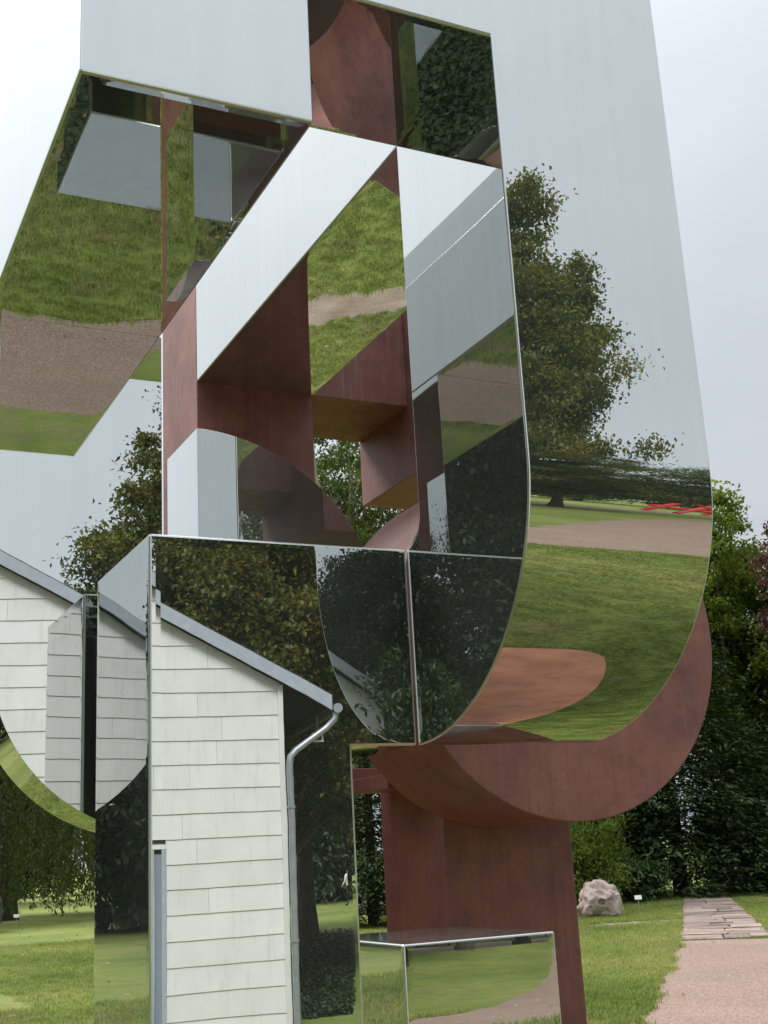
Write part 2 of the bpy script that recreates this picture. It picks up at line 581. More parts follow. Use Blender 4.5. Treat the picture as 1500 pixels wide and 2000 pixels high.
DIRT = [(14.1, 21.0), (15.0, 20.5), (16.2, 20.3), (16.7, 20.7), (15.8, 21.2), (14.8, 21.5)]
EDGES.append(sheet('bare_ground', DIRT, M_SOIL, 0.005, amp=0.25, seed=9.0))
SLABPOLY = [(13.1, 16.62), (14.2, 15.75), (22.2, 26.0), (21.5, 27.0)]
EDGES.append(sheet('slab_bedding', SLABPOLY, M_DARKBED, 0.004, amp=0.05, seed=2.0))

# stone slabs of the path, each a piece
random.seed(11)
sp = bpy.data.objects.new('stone_path', None)
COL.objects.link(sp)
tag(sp, kind='structure')
a0, a1, b0, b1 = [Vector(p) for p in (SLABPOLY[0], SLABPOLY[1], SLABPOLY[3], SLABPOLY[2])]
row_t = 0.0
while row_t < 0.985:
    dt = random.uniform(0.045, 0.085)
    t1 = min(1.0, row_t + dt)
    u = 0.0
    while u < 0.99:
        du = random.uniform(0.28, 0.62)
        u1 = min(1.0, u + du)
        if 1 - u1 < 0.2:
            u1 = 1.0
        g = 0.006
        q = []
        for (uu, tt) in ((u + g, row_t + g * 0.45), (u1 - g, row_t + g * 0.45), (u1 - g, t1 - g * 0.45), (u + g, t1 - g * 0.45)):
            lo = a0.lerp(a1, uu)
            hi = b0.lerp(b1, uu)
            p = lo.lerp(hi, tt)
            q.append(p + Vector((random.uniform(-.03, .03), random.uniform(-.03, .03))))
        z = 0.03 + random.uniform(-0.008, 0.012)
        bm = bmesh.new()
        tl = [random.uniform(-.006, .006) for _ in range(4)]
        top = [bm.verts.new((p.x, p.y, z + k)) for p, k in zip(q, tl)]
        c = sum(q, Vector((0, 0))) / 4
        low = [bm.verts.new((p.x + (p.x - c.x) * .02, p.y + (p.y - c.y) * .02, -0.02)) for p in q]
        bm.faces.new(top)
        for k in range(4):
            bm.faces.new((low[k], low[(k + 1) % 4], top[(k + 1) % 4], top[k]))
        link('slab', bm_mesh('slab', bm, M_SLAB), sp)
        u = u1
    row_t = t1

# ------------------------------------------------------------------ the sculpture
S = 0.42                                  # metres per sculpture grid unit
SBASE = Vector((6.0 * S, 11.0 * S, 0))
sculpture = empty('steel_sculpture', SBASE, 'tall abstract sculpture of interlocking mirror steel and rusty steel blocks on the lawn', 'sculpture')


def U(x, y, z):
    return Vector((x * S, y * S, (z - 1.6) * S + 1.6)) - SBASE


ZG = 1.6 - 1.6 / S - 0.12                 # just below the lawn


def bevel(bm, off, seg, skip=None):
    bm.normal_update()
    es = []
    for e in bm.edges:
        if len(e.link_faces) == 2 and e.calc_face_angle(0) > R_(40):
            if skip and skip((e.verts[0].co + e.verts[1].co) / 2):
                continue
            es.append(e)
    bmesh.ops.bevel(bm, geom=es, offset=off, segments=seg, profile=0.5, affect='EDGES', clamp_overlap=True, material=1 if seg == 3 else -1)


def prism(name, prof, axis, lo, hi, mat, bev=0.005, skip=None, label=None):
    """extrude a closed profile along X (profile in Y,Z) or along Y (profile in X,Z); grid units"""
    bm = bmesh.new()
    if axis == 'X':
        a = [bm.verts.new(U(lo, p[0], p[1])) for p in prof]
        b = [bm.verts.new(U(hi, p[0], p[1])) for p in prof]
    else:
        a = [bm.verts.new(U(p[0], lo, p[1])) for p in prof]
        b = [bm.verts.new(U(p[0], hi, p[1])) for p in prof]
    n = len(prof)
    bm.faces.new(a)
    bm.faces.new(b[::-1])
    for i in range(n):
        bm.faces.new((a[i], b[i], b[(i + 1) % n], a[(i + 1) % n]))
    bmesh.ops.recalc_face_normals(bm, faces=bm.faces[:])
    if bev:
        bevel(bm, bev * (1.8 if mat is M_MIR else 1), 3 if mat is M_MIR else 2, skip)
    if mat is M_MIR:
        bmesh.ops.recalc_face_normals(bm, faces=bm.faces[:])
        bm.normal_update()
        seam_y = U(0, YA, 0).y
        for th, dp in ((0.012, 0.00030), (0.016, 0.00016)):
            fs = [f for f in bm.faces if f.calc_area() > 0.12 and len(f.verts) <= 6 and not (name in ('mirror_leg', 'mirror_beam') and abs(f.calc_center_median().y - seam_y) < .02)]
            if fs:
                bmesh.ops.inset_individual(bm, faces=fs, thickness=th, depth=dp, use_even_offset=True)
    o = link(name, bm_mesh(name, bm, mat, 0.35 if mat is M_MIR and name not in ('mirror_leg', 'mirror_slab', 'mirror_quarter_disc') else 8), sculpture)
    if mat is M_MIR:
        o.data.materials.append(M_EDGE)
    if label:
        o['label'] = label
    return o


def rect(a0, a1, b0, b1):
    return [(a0, b0), (a1, b0), (a1, b1), (a0, b1)]


def arc(cx, cz, rx, rz, t0, t1, n):
    return [(cx + rx * math.cos(R_(t0 + (t1 - t0) * i / n)), cz + rz * math.sin(R_(t0 + (t1 - t0) * i / n))) for i in range(n + 1)]


XH, XR, XL = 4.634, 6.29, 3.09
YA, YQ, YF, YB, YR = 7.0, 8.685, 8.95, 10.93, 14.66
ZU, ZL, ZF, ZFB, ZTOP = 7.706, 6.57, 4.04, 2.414, 9.45

# tall leg with the curled foot and the rear beam above it
ZC = 4.30
RZ = ZC - ZFB
foot = arc(YF, ZC, YF - YA, RZ, 180, 270, 72)
heel = arc(YQ + 0.25, ZC, 0.25, ZC - ZF, 270, 180, 24)
prof = [(YA, ZTOP), (YA, ZU), (YA, ZC + 0.012)] + foot + [(YF, ZF)] + heel + [(YQ, ZC + 0.012), (YQ, ZU), (YR - 0.004, ZU), (YR - 0.004, ZTOP)]
seam = U(XH, YA, 8.5)
prism('mirror_leg', prof, 'X', XH, XR, M_MIR, 0.005,
      skip=lambda c: abs(c.x - seam.x) < 1e-3 and c.z > U(0, 0, ZU).z + 1e-3 and c.y < U(0, YQ, 0).y)
# beam across the front at the top
prism('mirror_beam', [(YA, ZU), (YQ, ZU), (YQ, ZTOP), (YA, ZTOP)], 'X', XL + 0.004, XH - 0.0004, M_MIR, 0.005,
      skip=lambda c: abs(c.x - seam.x) < 2e-3)
# block that hangs at the left
prism('mirror_block', rect(YA, 11.95, ZL, 8.27), 'X', 1.45, XL, M_MIR)
# round ended slab under it
RB = 1.59
prof = [(3.10, ZL - 0.002)] + [(3.10, 1.86)] + arc(3.172, 3.446, RB, RB, 268, 180, 48) + [(3.172 - RB, 3.46), (3.172 - RB, ZL - 0.002)]
prism('mirror_slab', prof, 'Y', YB, 11.93, M_MIR)
# pedestal: head and column in one piece
prof = [(2.435, ZG), (4.055, ZG), (4.055, ZFB), (XH - 0.004, ZFB), (XH - 0.004, ZF), (2.435, ZF)]
prism('mirror_pedestal', prof, 'Y', YF, 10.66, M_MIR)
# low box at the right
prism('mirror_box', rect(5.07, 6.66, ZG, 0.81), 'Y', 10.3, 12.15, M_MIR)
# quarter disc, in the plane of the round ended slab
RM, QX, QZ = 1.965, 3.45, 3.70
prof = [(QX, QZ)] + arc(QX - 0.03, QZ, RM, RM, 0, 89.1, 64) + [(QX, QZ + RM)]
prism('mirror_quarter_disc', prof, 'Y', YB, 11.96, M_MIR, 0.006)
# rusty half
prism('rust_column', rect(XH, 6.27, ZG, ZTOP - 0.2), 'Y', YR, YR + 1.62, M_COR, 0.004)
prism('rust_beam', rect(YR, YR + 1.66, ZU, ZTOP + 0.5), 'X', 6.275, 7.745, M_COR2, 0.004)
prism('rust_block', rect(13.3, YR + 1.66, 6.68, ZTOP + 0.7), 'X', 7.75, 9.40, M_COR, 0.004)
KX, KZ, RK = 7.52, 3.785, 1.985
prism('rust_disc', arc(KX, KZ, RK, RK, 0, 360, 128)[:-1], 'Y', YB, 12.64, M_COR, 0.005)
prism('rust_leg', rect(6.81, 8.51, ZG, 2.9), 'Y', 12.643, 14.25, M_COR, 0.004)
prism('rust_crossbar', rect(12.9, 14.0, 2.30, 2.46), 'X', 6.272, 6.9, M_COR, 0.003)
prism('rust_crossbar', rect(YR + .1, YR + 1.4, 2.46, 2.66), 'X', 6.273, 7.4, M_COR, 0.003)

bp = []
for cx_, cy_, t0_ in ((3.62, 3.06, -90), (3.62, 6.3, 0), (1.2, 6.3, 90), (1.2, 3.06, 180)):
    bp += [(cx_ + .23 * math.cos(R_(t0_ + 90 * k / 6)), cy_ + .23 * math.sin(R_(t0_ + 90 * k / 6))) for k in range(7)]
bm = bmesh.new()
lo = [bm.verts.new(Vector((p[0], p[1], -.03)) - SBASE) for p in bp]
hi = [bm.verts.new(Vector((p[0], p[1], .07)) - SBASE) for p in bp]
bm.faces.new(lo)
bm.faces.new(hi)
for i in range(len(bp)):
    bm.faces.new((lo[i], lo[(i + 1) % len(bp)], hi[(i + 1) % len(bp)], hi[i]))
link('rust_base_plate', bm_mesh('rust_base_plate', bm, M_ORANGE), sculpture)
EDGES_PLATE = bp

# ------------------------------------------------------------------ house that the mirrors show
HC = Vector((7.18, -11.0))
HA = R_(10.7)
ur = Vector((math.cos(HA), math.sin(HA)))
nn = Vector((-math.sin(HA), math.cos(HA)))
HZ0 = -0.85
EAVE, SLOPE, HALF = 4.30, 0.560, 6.85


def H(t, z, off=0.0):
    """t metres leftwards along the gable from its right corner, height z, metres proud of the wall"""
    p = HC - ur * t + nn * off
    return Vector((p.x, p.y, z))


house = empty('timber_house', (*(HC - ur * HALF), HZ0), 'white boarded gable house with grey blue verge boards, mirrored in the steel', 'house')
hinv = house.location.copy()


def gable(t):
    return EAVE + SLOPE * (t if t < HALF else 2 * HALF - t)


def h_obj(name, bm, mat, parent=None, smooth=None):
    me = bm_mesh(name, bm, mat, smooth)
    if parent is None or parent is house:
        me.transform(Matrix.Translation(-hinv))
        return link(name, me, house)
    me.transform(Matrix.Translation(-hinv))
    return link(name, me, parent)


bm = bmesh.new()
pr = [(0.02, HZ0), (2 * HALF - .02, HZ0), (2 * HALF - .02, EAVE - .05), (HALF, gable(HALF) - .05), (0.02, EAVE - .05)]
fa = [bm.verts.new(H(t, z, -0.01)) for t, z in pr]
ba = [bm.verts.new(H(t, z, -9.0)) for t, z in pr]
bm.faces.new(fa)
bm.faces.new(ba[::-1])
for i in range(5):
    bm.faces.new((fa[i], ba[i], ba[(i + 1) % 5], fa[(i + 1) % 5]))
wall = h_obj('wall', bm, M_WALL)


def clip(poly, f):
    out = []
    for i, a in enumerate(poly):
        b = poly[(i + 1) % len(poly)]
        fa, fb = f(a), f(b)
        if fa >= 0:
            out.append(a)
        if (fa >= 0) != (fb >= 0):
            k = fa / (fa - fb)
            out.append((a[0] + (b[0] - a[0]) * k, a[1] + (b[1] - a[1]) * k))
    return out


random.seed(5)
ROW = 0.368
DOOR = (1.84, 2.86, 1.82)
z = -0.62 - ROW
r = 0
while z < gable(HALF):
    t0 = -0.0
    cuts = [0.0]
    t = random.uniform(0.9, 3.2)
    while t < 2 * HALF - 0.4:
        cuts.append(t)
        t += random.uniform(2.6, 3.4)
    cuts.append(2 * HALF)
    spans = []
    for c0, c1 in zip(cuts, cuts[1:]):
        if z + ROW * 0.5 < DOOR[2] and c1 > DOOR[0] and c0 < DOOR[1]:
            if DOOR[0] - c0 > 0.1:
                spans.append((c0, DOOR[0] - 0.004))
            if c1 - DOOR[1] > 0.1:
                spans.append((DOOR[1] + 0.004, c1))
        else:
            spans.append((c0, c1))
    for c0, c1 in spans:
        poly = [(c0 + .002, z), (c1 - .002, z), (c1 - .002, z + ROW + .02), (c0 + .002, z + ROW + .02)]
        poly = clip(poly, lambda p: EAVE - 0.03 + SLOPE * p[0] - p[1])
        poly = clip(poly, lambda p: EAVE - 0.03 + SLOPE * (2 * HALF - p[0]) - p[1])
        if len(poly) < 3:
            continue
        bm = bmesh.new()
        off = lambda zz: 0.027 - 0.015 * (zz - z) / ROW
        f = [bm.verts.new(H(p[0], p[1], off(p[1]))) for p in poly]
        b = [bm.verts.new(H(p[0], p[1], 0.0)) for p in poly]
        bm.faces.new(f)
        bm.faces.new(b[::-1])
        for i in range(len(poly)):
            bm.faces.new((f[i], b[i], b[(i + 1) % len(poly)], f[(i + 1) % len(poly)]))
        h_obj('board', bm, M_BOARD, wall)
    z += ROW
    r += 1


def h_box(name, t0, t1, z0, z1, o0, o1, mat, parent=None):
    bm = bmesh.new()
    v = [bm.verts.new(H(t, z_, o)) for z_ in (z0, z1) for o in (o0, o1) for t in (t0, t1)]
    for f in ((0, 2, 3, 1), (4, 5, 7, 6), (0, 1, 5, 4), (2, 6, 7, 3), (0, 4, 6, 2), (1, 3, 7, 5)):
        bm.faces.new([v[i] for i in f])
    return h_obj(name, bm, mat, parent)


def slope_board(name, t0, t1, up0, up1, o0, o1, mat, left=False):
    bm = bmesh.new()
    v = []
    for t in (t0, t1):
        zz = EAVE + SLOPE * t
        tt = 2 * HALF - t if left else t
        for o in (o0, o1):
            for u_ in (up0, up1):
                v.append(bm.verts.new(H(tt, zz + u_, o)))
    for f in ((0, 1, 3, 2), (4, 6, 7, 5), (0, 2, 6, 4), (1, 5, 7, 3), (0, 4, 5, 1), (2, 3, 7, 6)):
        bm.faces.new([v[i] for i in f])
    return h_obj(name, bm, mat)


OH = 0.78
slope_board('verge_board', -OH, HALF, -0.03, 0.20, 0.165, 0.20, M_VERGE)
slope_board('verge_board', -OH, HALF, -0.03, 0.20, 0.165, 0.20, M_VERGE, True)
slope_board('roof', -OH - .02, HALF, 0.05, 0.225, -9.3, 0.164, M_ROOF)
slope_board('roof', -OH - .02, HALF, 0.05, 0.225, -9.3, 0.164, M_ROOF, True)
h_box('corner_board', -0.03, 0.05, HZ0, EAVE - 0.05, -0.02, 0.055, M_BOARD)
door = h_box('door', DOOR[0] + .07, DOOR[1] - .07, HZ0, DOOR[2] - .07, -0.005, 0.02, M_DOOR)
h_box('door_frame', DOOR[0], DOOR[0] + .07, HZ0, DOOR[2], -0.005, 0.055, M_VERGE, door)
h_box('door_frame', DOOR[1] - .07, DOOR[1], HZ0, DOOR[2], -0.005, 0.055, M_VERGE, door)
h_box('door_frame', DOOR[0], DOOR[1], DOOR[2] + .002, DOOR[2] + .07, -0.005, 0.06, M_BOARD, door)
h_box('door_handle', DOOR[1] - .2, DOOR[1] - .12, 0.42, 0.45, 0.02, 0.07, M_ZINC, door)
bm = bmesh.new()
gz = EAVE - SLOPE * OH
tube_bm(bm, [H(-OH - .09, gz, 0.2), H(-OH - .09, gz, -9.2)], 0.075, 10)
h_obj('gutter', bm, M_ZINC, None, 40)
bm = bmesh.new()
pp = [H(-OH - .07, gz - .05, 0.1), H(-OH - .05, gz - .16, 0.1), H(-OH + .1, gz - .3, 0.1), H(-.2, gz - .62, 0.1), H(-.11, gz - .72, 0.1), H(-.09, gz - .86, 0.1), H(-.09, HZ0, 0.1)]
tube_bm(bm, pp, 0.052, 12)
pipe = h_obj('downpipe', bm, M_ZINC, None, 50)
for zz in (2.35, 0.35):
    bm = bmesh.new()
    tube_bm(bm, [H(-.09, zz, 0.1), H(-.09, zz + .035, 0.1)], 0.066, 12)
    h_obj('pipe_clip', bm, M_ZINC, pipe, 50)
lamp = h_box('wall_lamp', -0.64, -0.48, 3.36, 3.50, -0.05, 0.05, M_WHITE)
h_box('lamp_glass', -0.61, -0.51, 3.385, 3.475, 0.05, 0.056, M_BLACK, lamp)
h_box('lamp_bracket', -0.575, -0.545, 3.50, 3.76, -0.02, 0.02, M_BLACK, lamp)

# ------------------------------------------------------------------ vegetation
rng = np.random.default_rng(3)


def leaves_mesh(name, P, D, Nn, ln, wd, tint, mat, fold=0.25):
    """diamond leaves: P base points, D directions, Nn normals, ln/wd lengths and widths"""
    n = len(P)
    D = D / np.maximum(np.linalg.norm(D, axis=1, keepdims=True), 1e-6)
    Sd = np.cross(D, Nn)
    Sd /= np.maximum(np.linalg.norm(Sd, axis=1, keepdims=True), 1e-6)
    Up = np.cross(Sd, D)
    ln = ln[:, None]
    wd = wd[:, None]
    V = np.empty((n, 4, 3), np.float32)
    V[:, 0] = P
    V[:, 1] = P + D * ln * 0.5 + Sd * wd * 0.5 + Up * wd * fold
    V[:, 2] = P + D * ln
    V[:, 3] = P + D * ln * 0.5 - Sd * wd * 0.5 + Up * wd * fold
    me = bpy.data.meshes.new(name)
    me.vertices.add(n * 4)
    me.vertices.foreach_set('co', V.reshape(-1))
    me.loops.add(n * 6)
    idx = np.arange(n, dtype=np.int32)[:, None] * 4
    tri = (idx + np.array([[0, 1, 2, 0, 2, 3]], np.int32)).reshape(-1)
    me.loops.foreach_set('vertex_index', tri)
    me.polygons.add(n * 2)
    me.polygons.foreach_set('loop_start', np.arange(0, n * 6, 3, dtype=np.int32))
    me.update(calc_edges=True)
    at = me.attributes.new('tint', 'FLOAT', 'POINT')
    at.data.foreach_set('value', np.repeat(tint.astype(np.float32), 4))
    me.materials.append(mat)
    return me


def rand_dirs(n):
    v = rng.normal(size=(n, 3))
    return v / np.linalg.norm(v, axis=1, keepdims=True)


def crown_points(n_clump, per, centre, rad, shell=0.55, clump_r=0.5, lumps=7, floor=None, spread=.42):
    """clump centres in an uneven crown made of several overlapping lobes"""
    cs = []
    lob = [(np.array(centre) + rand_dirs(1)[0] * np.array(rad) * rng.uniform(.25, .62), rng.uniform(.38, .62)) for _ in range(lumps)]
    lob.append((np.array(centre), 0.62))
    while len(cs) < n_clump:
        c, k = lob[rng.integers(len(lob))]
        d = rand_dirs(1)[0]
        rr = (shell + (1 - shell) * rng.random()) ** 0.7
        p = c + d * np.array(rad) * k * rr
        if floor is not None and p[2] < floor:
            continue
        cs.append(p)
    cs = np.array(cs)
    k = np.repeat(np.arange(n_clump), per)
    cr = clump_r * rng.uniform(.6, 1.4, n_clump)
    P = cs[k] + rng.normal(size=(len(k), 3)) * (cr[k][:, None] * np.array([1, 1, .6]) * spread)
    ct = rng.random(n_clump)
    tint = np.clip(0.25 * rng.random(len(k)) + 0.62 * ct[k] + rng.normal(0, .1, len(k)), 0, .93)
    odd = rng.random(len(k)) < 0.02
    tint[odd] = 1.0
    return cs, P, tint


def broad_crown(name, n_clump, per, centre, rad, leaf, mat, **kw):
    cs, P, tint = crown_points(n_clump, per, centre, rad, **kw)
    n = len(P)
    D = rand_dirs(n) + np.array([0, 0, -0.55])
    Nn = rand_dirs(n) * .7 + np.array([0, 0, 1.0])
    ln = leaf * rng.uniform(.65, 1.25, n)
    return cs, leaves_mesh(name, P, D, Nn, ln, ln * rng.uniform(.5, .68, n), tint, mat)


def trunk_bm(height, r0, limbs, spread, targets, seed, fork=0.35):
    rd = random.Random(seed)
    bm = bmesh.new()
    top = height
    pts, rad = [], []
    for i in range(9):
        k = i / 8
        pts.append((0.12 * math.sin(k * 3 + seed) * k * r0 * 6, 0.12 * math.cos(k * 2.3 + seed) * k * r0 * 6, top * k))
        rad.append(r0 * (1.35 if i == 0 else 1 - 0.8 * k))
    tube_bm(bm, pts, rad, 9)
    for _ in range(limbs):
        k = rd.uniform(fork, 0.95)
        i = min(7, int(k * 8))
        b = Vector(pts[i]).lerp(Vector(pts[i + 1]), k * 8 - i)
        tgt = Vector(targets[rd.randrange(len(targets))])
        d = tgt - b
        mid = b + d * 0.45 + Vector((0, 0, -0.06 * d.length + rd.uniform(-.2, .3)))
        rr = r0 * (1 - 0.75 * k) * 0.5
        tube_bm(bm, [b, b.lerp(mid, .5) + Vector((0, 0, .05)), mid, tgt], [rr, rr * .75, rr * .5, rr * .15], 6)
    return bm


_tree_cache = {}


def reseed(k, n=0):
    global rng
    rng = np.random.default_rng(zlib.crc32(repr(k).encode()) + n)


def tree(name, label, loc, height, rad, kind, leaf=0.12, n_clump=260, per=60, mat=None, bark=None, group=None, rz=0.0, low=0.32,
         clump_r=0.75, sc=1.0, cat='tree', trunk_r=None, limbs=26, lumps=8, shell=.45, seed=0):
    key = (kind, height, rad, leaf, n_clump, per)
    if key not in _tree_cache:
        reseed(kind, seed)
        ch = height * (1 - low)
        cz = height - ch * 0.5
        cs, me = broad_crown('crown', n_clump, per, (0, 0, cz), (rad * 1.15, rad * 1.15, ch * 0.62), leaf, mat, clump_r=clump_r, floor=height * low * .75, lumps=lumps, shell=shell)
        tb = bm_mesh('trunk', trunk_bm(height * 0.82, trunk_r or height * 0.022, limbs, rad, [tuple(c) for c in cs], len(_tree_cache) + 2, low * 0.9), bark or M_BARK, 60)
        _tree_cache[key] = (tb, me)
    tb, me = _tree_cache[key]
    e = empty(name, (loc[0], loc[1], ground_z(loc[0], loc[1])), label, cat, group, rz)
    e.scale = (sc, sc, sc)
    link('trunk', tb, e)
    link('crown', me, e)
    return e


def conifer(name, label, loc, height, rad, layers, sprays, mat, leaf=0.16, droop=0.35, group=None, rz=0.0, key=None, sc=1.0, skirt=0.06):
    k_ = ('con', key or (height, rad, layers, sprays, leaf))
    if k_ not in _tree_cache:
        reseed(k_)
        P, D, Nn, T = [], [], [], []
        for i in range(layers):
            f = i / layers
            zz = height * (skirt + (1 - skirt) * f)
            rr = rad * (1 - f) ** 0.8 * rng.uniform(.8, 1.1) + 0.1
            for s in range(max(5, int(sprays * (1 - f * .7)))):
                a = rng.random() * 6.283
                L = rr * rng.uniform(.7, 1.12)
                n = max(8, int(46 * L / rad * 1.0) + 10)
                q = rng.random(n) ** 0.6
                lat = rng.normal(0, .16, n) * L * (1.1 - q * .6)
                x = q * L
                z_ = zz - droop * (q ** 1.6) * L + rng.normal(0, .05, n) + .25 * q * L * rng.uniform(-.1, .5)
                ca, sa = math.cos(a), math.sin(a)
                P.append(np.c_[x * ca - lat * sa, x * sa + lat * ca, z_])
                dd = np.c_[ca + rng.normal(0, .5, n) - sa * np.sign(lat) * .7, sa + rng.normal(0, .5, n) + ca * np.sign(lat) * .7, rng.normal(-.25, .2, n)]
                D.append(dd)
                Nn.append(np.c_[rng.normal(0, .25, n), rng.normal(0, .25, n), np.ones(n)])
                T.append(np.clip(rng.random() * .55 + q * .25 + rng.normal(0, .08, n), 0, .93))
        P, D, Nn, T = map(np.concatenate, (P, D, Nn, T))
        ln = leaf * rng.uniform(.7, 1.35, len(P))
        me = leaves_mesh('crown', P, D, Nn, ln, ln * .34, T, mat)
        bm = bmesh.new()
        tube_bm(bm, [(0, 0, 0), (0, 0, height * .5), (0, 0, height * .97)], [height * .022, height * .014, .01], 8)
        _tree_cache[k_] = (bm_mesh('trunk', bm, M_BARK, 60), me)
    tb, me = _tree_cache[k_]
    e = empty(name, (loc[0], loc[1], ground_z(loc[0], loc[1])), label, 'tree', group, rz)
    e.scale = (sc, sc, sc)
    link('trunk', tb, e)
    link('crown', me, e)
    return e


def shrub(name, label, loc, rx, ry, h, leaf, n_clump, per, mat, group=None, rz=0.0, clump_r=.35, aspect=.42, key=None, cat='shrub'):
    k_ = ('shr', key or (rx, ry, h, leaf, n_clump))
    if k_ not in _tree_cache:
        reseed(k_)
        cs, P, tint = crown_points(n_clump, per, (0, 0, h * .45), (rx, ry, h * .6), shell=.6, clump_r=clump_r, lumps=9, floor=0.05)
        P[:, 2] = np.abs(P[:, 2])
        n = len(P)
        out = P - np.array([0, 0, h * .35])
        out /= np.maximum(np.linalg.norm(out, axis=1, keepdims=True), 1e-5)
        D = rand_dirs(n) * 1.0 + out * .8 + np.array([0, 0, -.1])
        Nn = rand_dirs(n) * .6 + np.array([0, 0, .8]) + out * .5
        ln = leaf * rng.uniform(.65, 1.25, n)
        me = leaves_mesh('foliage', P, D, Nn, ln, ln * aspect, tint, mat)
        bm = bmesh.new()
        rd = random.Random(n_clump)
        for _ in range(12):
            t = cs[rd.randrange(len(cs))]
            tube_bm(bm, [(rd.uniform(-.15, .15), rd.uniform(-.15, .15), 0), (t[0] * .5, t[1] * .5, t[2] * .6), tuple(t)], [.035, .025, .008], 5)
        _tree_cache[k_] = (bm_mesh('stem', bm, M_BARK, 60), me)
    tb, me = _tree_cache[k_]
    e = empty(name, (loc[0], loc[1], ground_z(loc[0], loc[1])), label, cat, group, rz)
    link('stem', tb, e)
    link('foliage', me, e)
    return e


def willow(loc, label, radius, height, strands, mat):
    reseed(label)
    P, D, Nn, T = [], [], [], []
    tips = []
    for s in range(strands):
        a = rng.random() * 6.283
        rr = radius * math.sqrt(rng.uniform(.12, 1)) * rng.uniform(.85, 1.05)
        z0 = height * (1 - .45 * (rr / radius) ** 2) * rng.uniform(.82, 1.0)
        zb = rng.choice([.15, .5, .9, 1.5, 2.2, 3.5]) + rng.random() * .5
        L = z0 - zb
        if L < .5:
            continue
        n = int(L / .055)
        q = np.sort(rng.random(n))
        sway = rng.normal(0, .12, 2)
        x = rr * math.cos(a) + sway[0] * q * 2 + rng.normal(0, .05, n)
        y = rr * math.sin(a) + sway[1] * q * 2 + rng.normal(0, .05, n)
        P.append(np.c_[x, y, z0 - L * q])
        D.append(np.c_[rng.normal(0, .6, n), rng.normal(0, .6, n), -np.ones(n)])
        Nn.append(rand_dirs(n))
        T.append(np.clip(rng.random() * .75 + rng.normal(0, .12, n), 0, .93) + (rng.random(n) < .03) * .5)
        tips.append((rr * math.cos(a) * .8, rr * math.sin(a) * .8, z0))
    P, D, Nn, T = map(np.concatenate, (P, D, Nn, T))
    ln = .15 * rng.uniform(.7, 1.3, len(P))
    e = empty('weeping_tree', (loc[0], loc[1], 0), label, 'tree')
    bm = trunk_bm(height * .8, .32, 30, radius, tips, 4, .3)
    link('trunk', bm_mesh('trunk', bm, M_BARK, 60), e)
    link('crown', leaves_mesh('crown', P, D, Nn, ln, ln * .42, np.clip(T, 0, 1), mat), e)
    return e


# --- seen directly
willow((7.6, 46.5), 'weeping tree with a curtain of hanging branches at the left lawn', 6.2, 10.5, 900, L_WILLOW)
conifer('yew_tree', 'dark narrow conifer between the mirror column and the rusty leg', (12.4, 26.6), 6.6, 1.75, 26, 26, L_FIR, .17, .3)
tree('broadleaf_tree', 'tall loose tree with pale bare branches behind the hole of the sculpture', (15.0, 33.0), 15.5, 4.4, 'hole', .14, 420, 90, L_MID, M_PALEBARK, low=.18, limbs=130, clump_r=.55, trunk_r=.5)
tree('broadleaf_tree', 'tall yellow green tree just right of the pale branched tree behind the sculpture', (19.5, 34.0), 15.0, 4.6, 'hole2', .14, 420, 90, L_YELLOW, low=.2)
tree('broadleaf_tree', 'bright green leafy tree rising behind the rusty disc at the right', (28.2, 31.9), 14.4, 2.9, 'bright', .17, 520, 150, L_LIGHT, low=.12, clump_r=.55)
tree('purple_tree', 'dark purple leaved tree at the far right edge behind the green tree', (26.1, 25.9), 11.6, 1.1, 'purp', .13, 200, 90, L_PURPLE, low=.58, clump_r=.4, limbs=16)
conifer('conifer_tree', 'broad dark hemlock with drooping fronds right behind the rusty disc', (24.0, 30.2), 10.6, 4.6, 40, 40, L_FIR, .24, .28, key='hem')
conifer('conifer_tree', 'second broad dark hemlock behind the stone path at the right', (29.6, 30.0), 10.6, 4.6, 40, 40, L_FIR, .24, .28, rz=2.1, key='hem')
shrub('laurel_shrub', 'light green airy shrub behind the pale boulder', (18.9, 27.3), 1.35, 1.2, 2.5, .14, 150, 46, L_LIGHT, aspect=.36)
shrub('rhododendron', 'low glossy rhododendron at the end of the stone path', (20.4, 27.6), 1.05, 1.0, 1.15, .15, 130, 44, L_RHODO, clump_r=.26)
shrub('rhododendron', 'tall glossy rhododendron wall right of the stone path', (26.6, 28.6), 3.0, 1.9, 4.0, .16, 420, 60, L_RHODO, clump_r=.4, key='rw')
shrub('rhododendron', 'tall rhododendron at the far right edge beyond the lawn corner', (29.6, 25.4), 3.0, 1.9, 4.0, .16, 420, 60, L_RHODO, rz=1.9, clump_r=.4, key='rw')
shrub('rhododendron', 'dark rhododendron deep in the shade behind the low glossy one', (22.4, 31.5), 3.0, 1.9, 4.0, .16, 420, 60, L_RHODO, rz=.6, clump_r=.4, key='rw')
shrub('laurel_shrub', 'dark laurel in front of the left end of the boarded wall', (-4.9, -9.0), 1.1, .9, 5.4, .13, 260, 150, L_RHODO, key='laur')
for i, (x, y) in enumerate([(22.8, -57), (18.5, -59), (27, -55)]):
    shrub('hedge_shrub', ['dark hedge shrub mirrored just right of the downpipe', 'dark hedge shrub mirrored directly behind the downpipe', 'dark hedge shrub behind the two walking people'][i], (x, y), 4.6, 2.2, 4.6, .3, 240, 70, L_DARK, rz=i * 1.2, clump_r=.7, key='hedge', group='hedge shrubs behind the house').scale = (1.5, 1.5, 1.6)
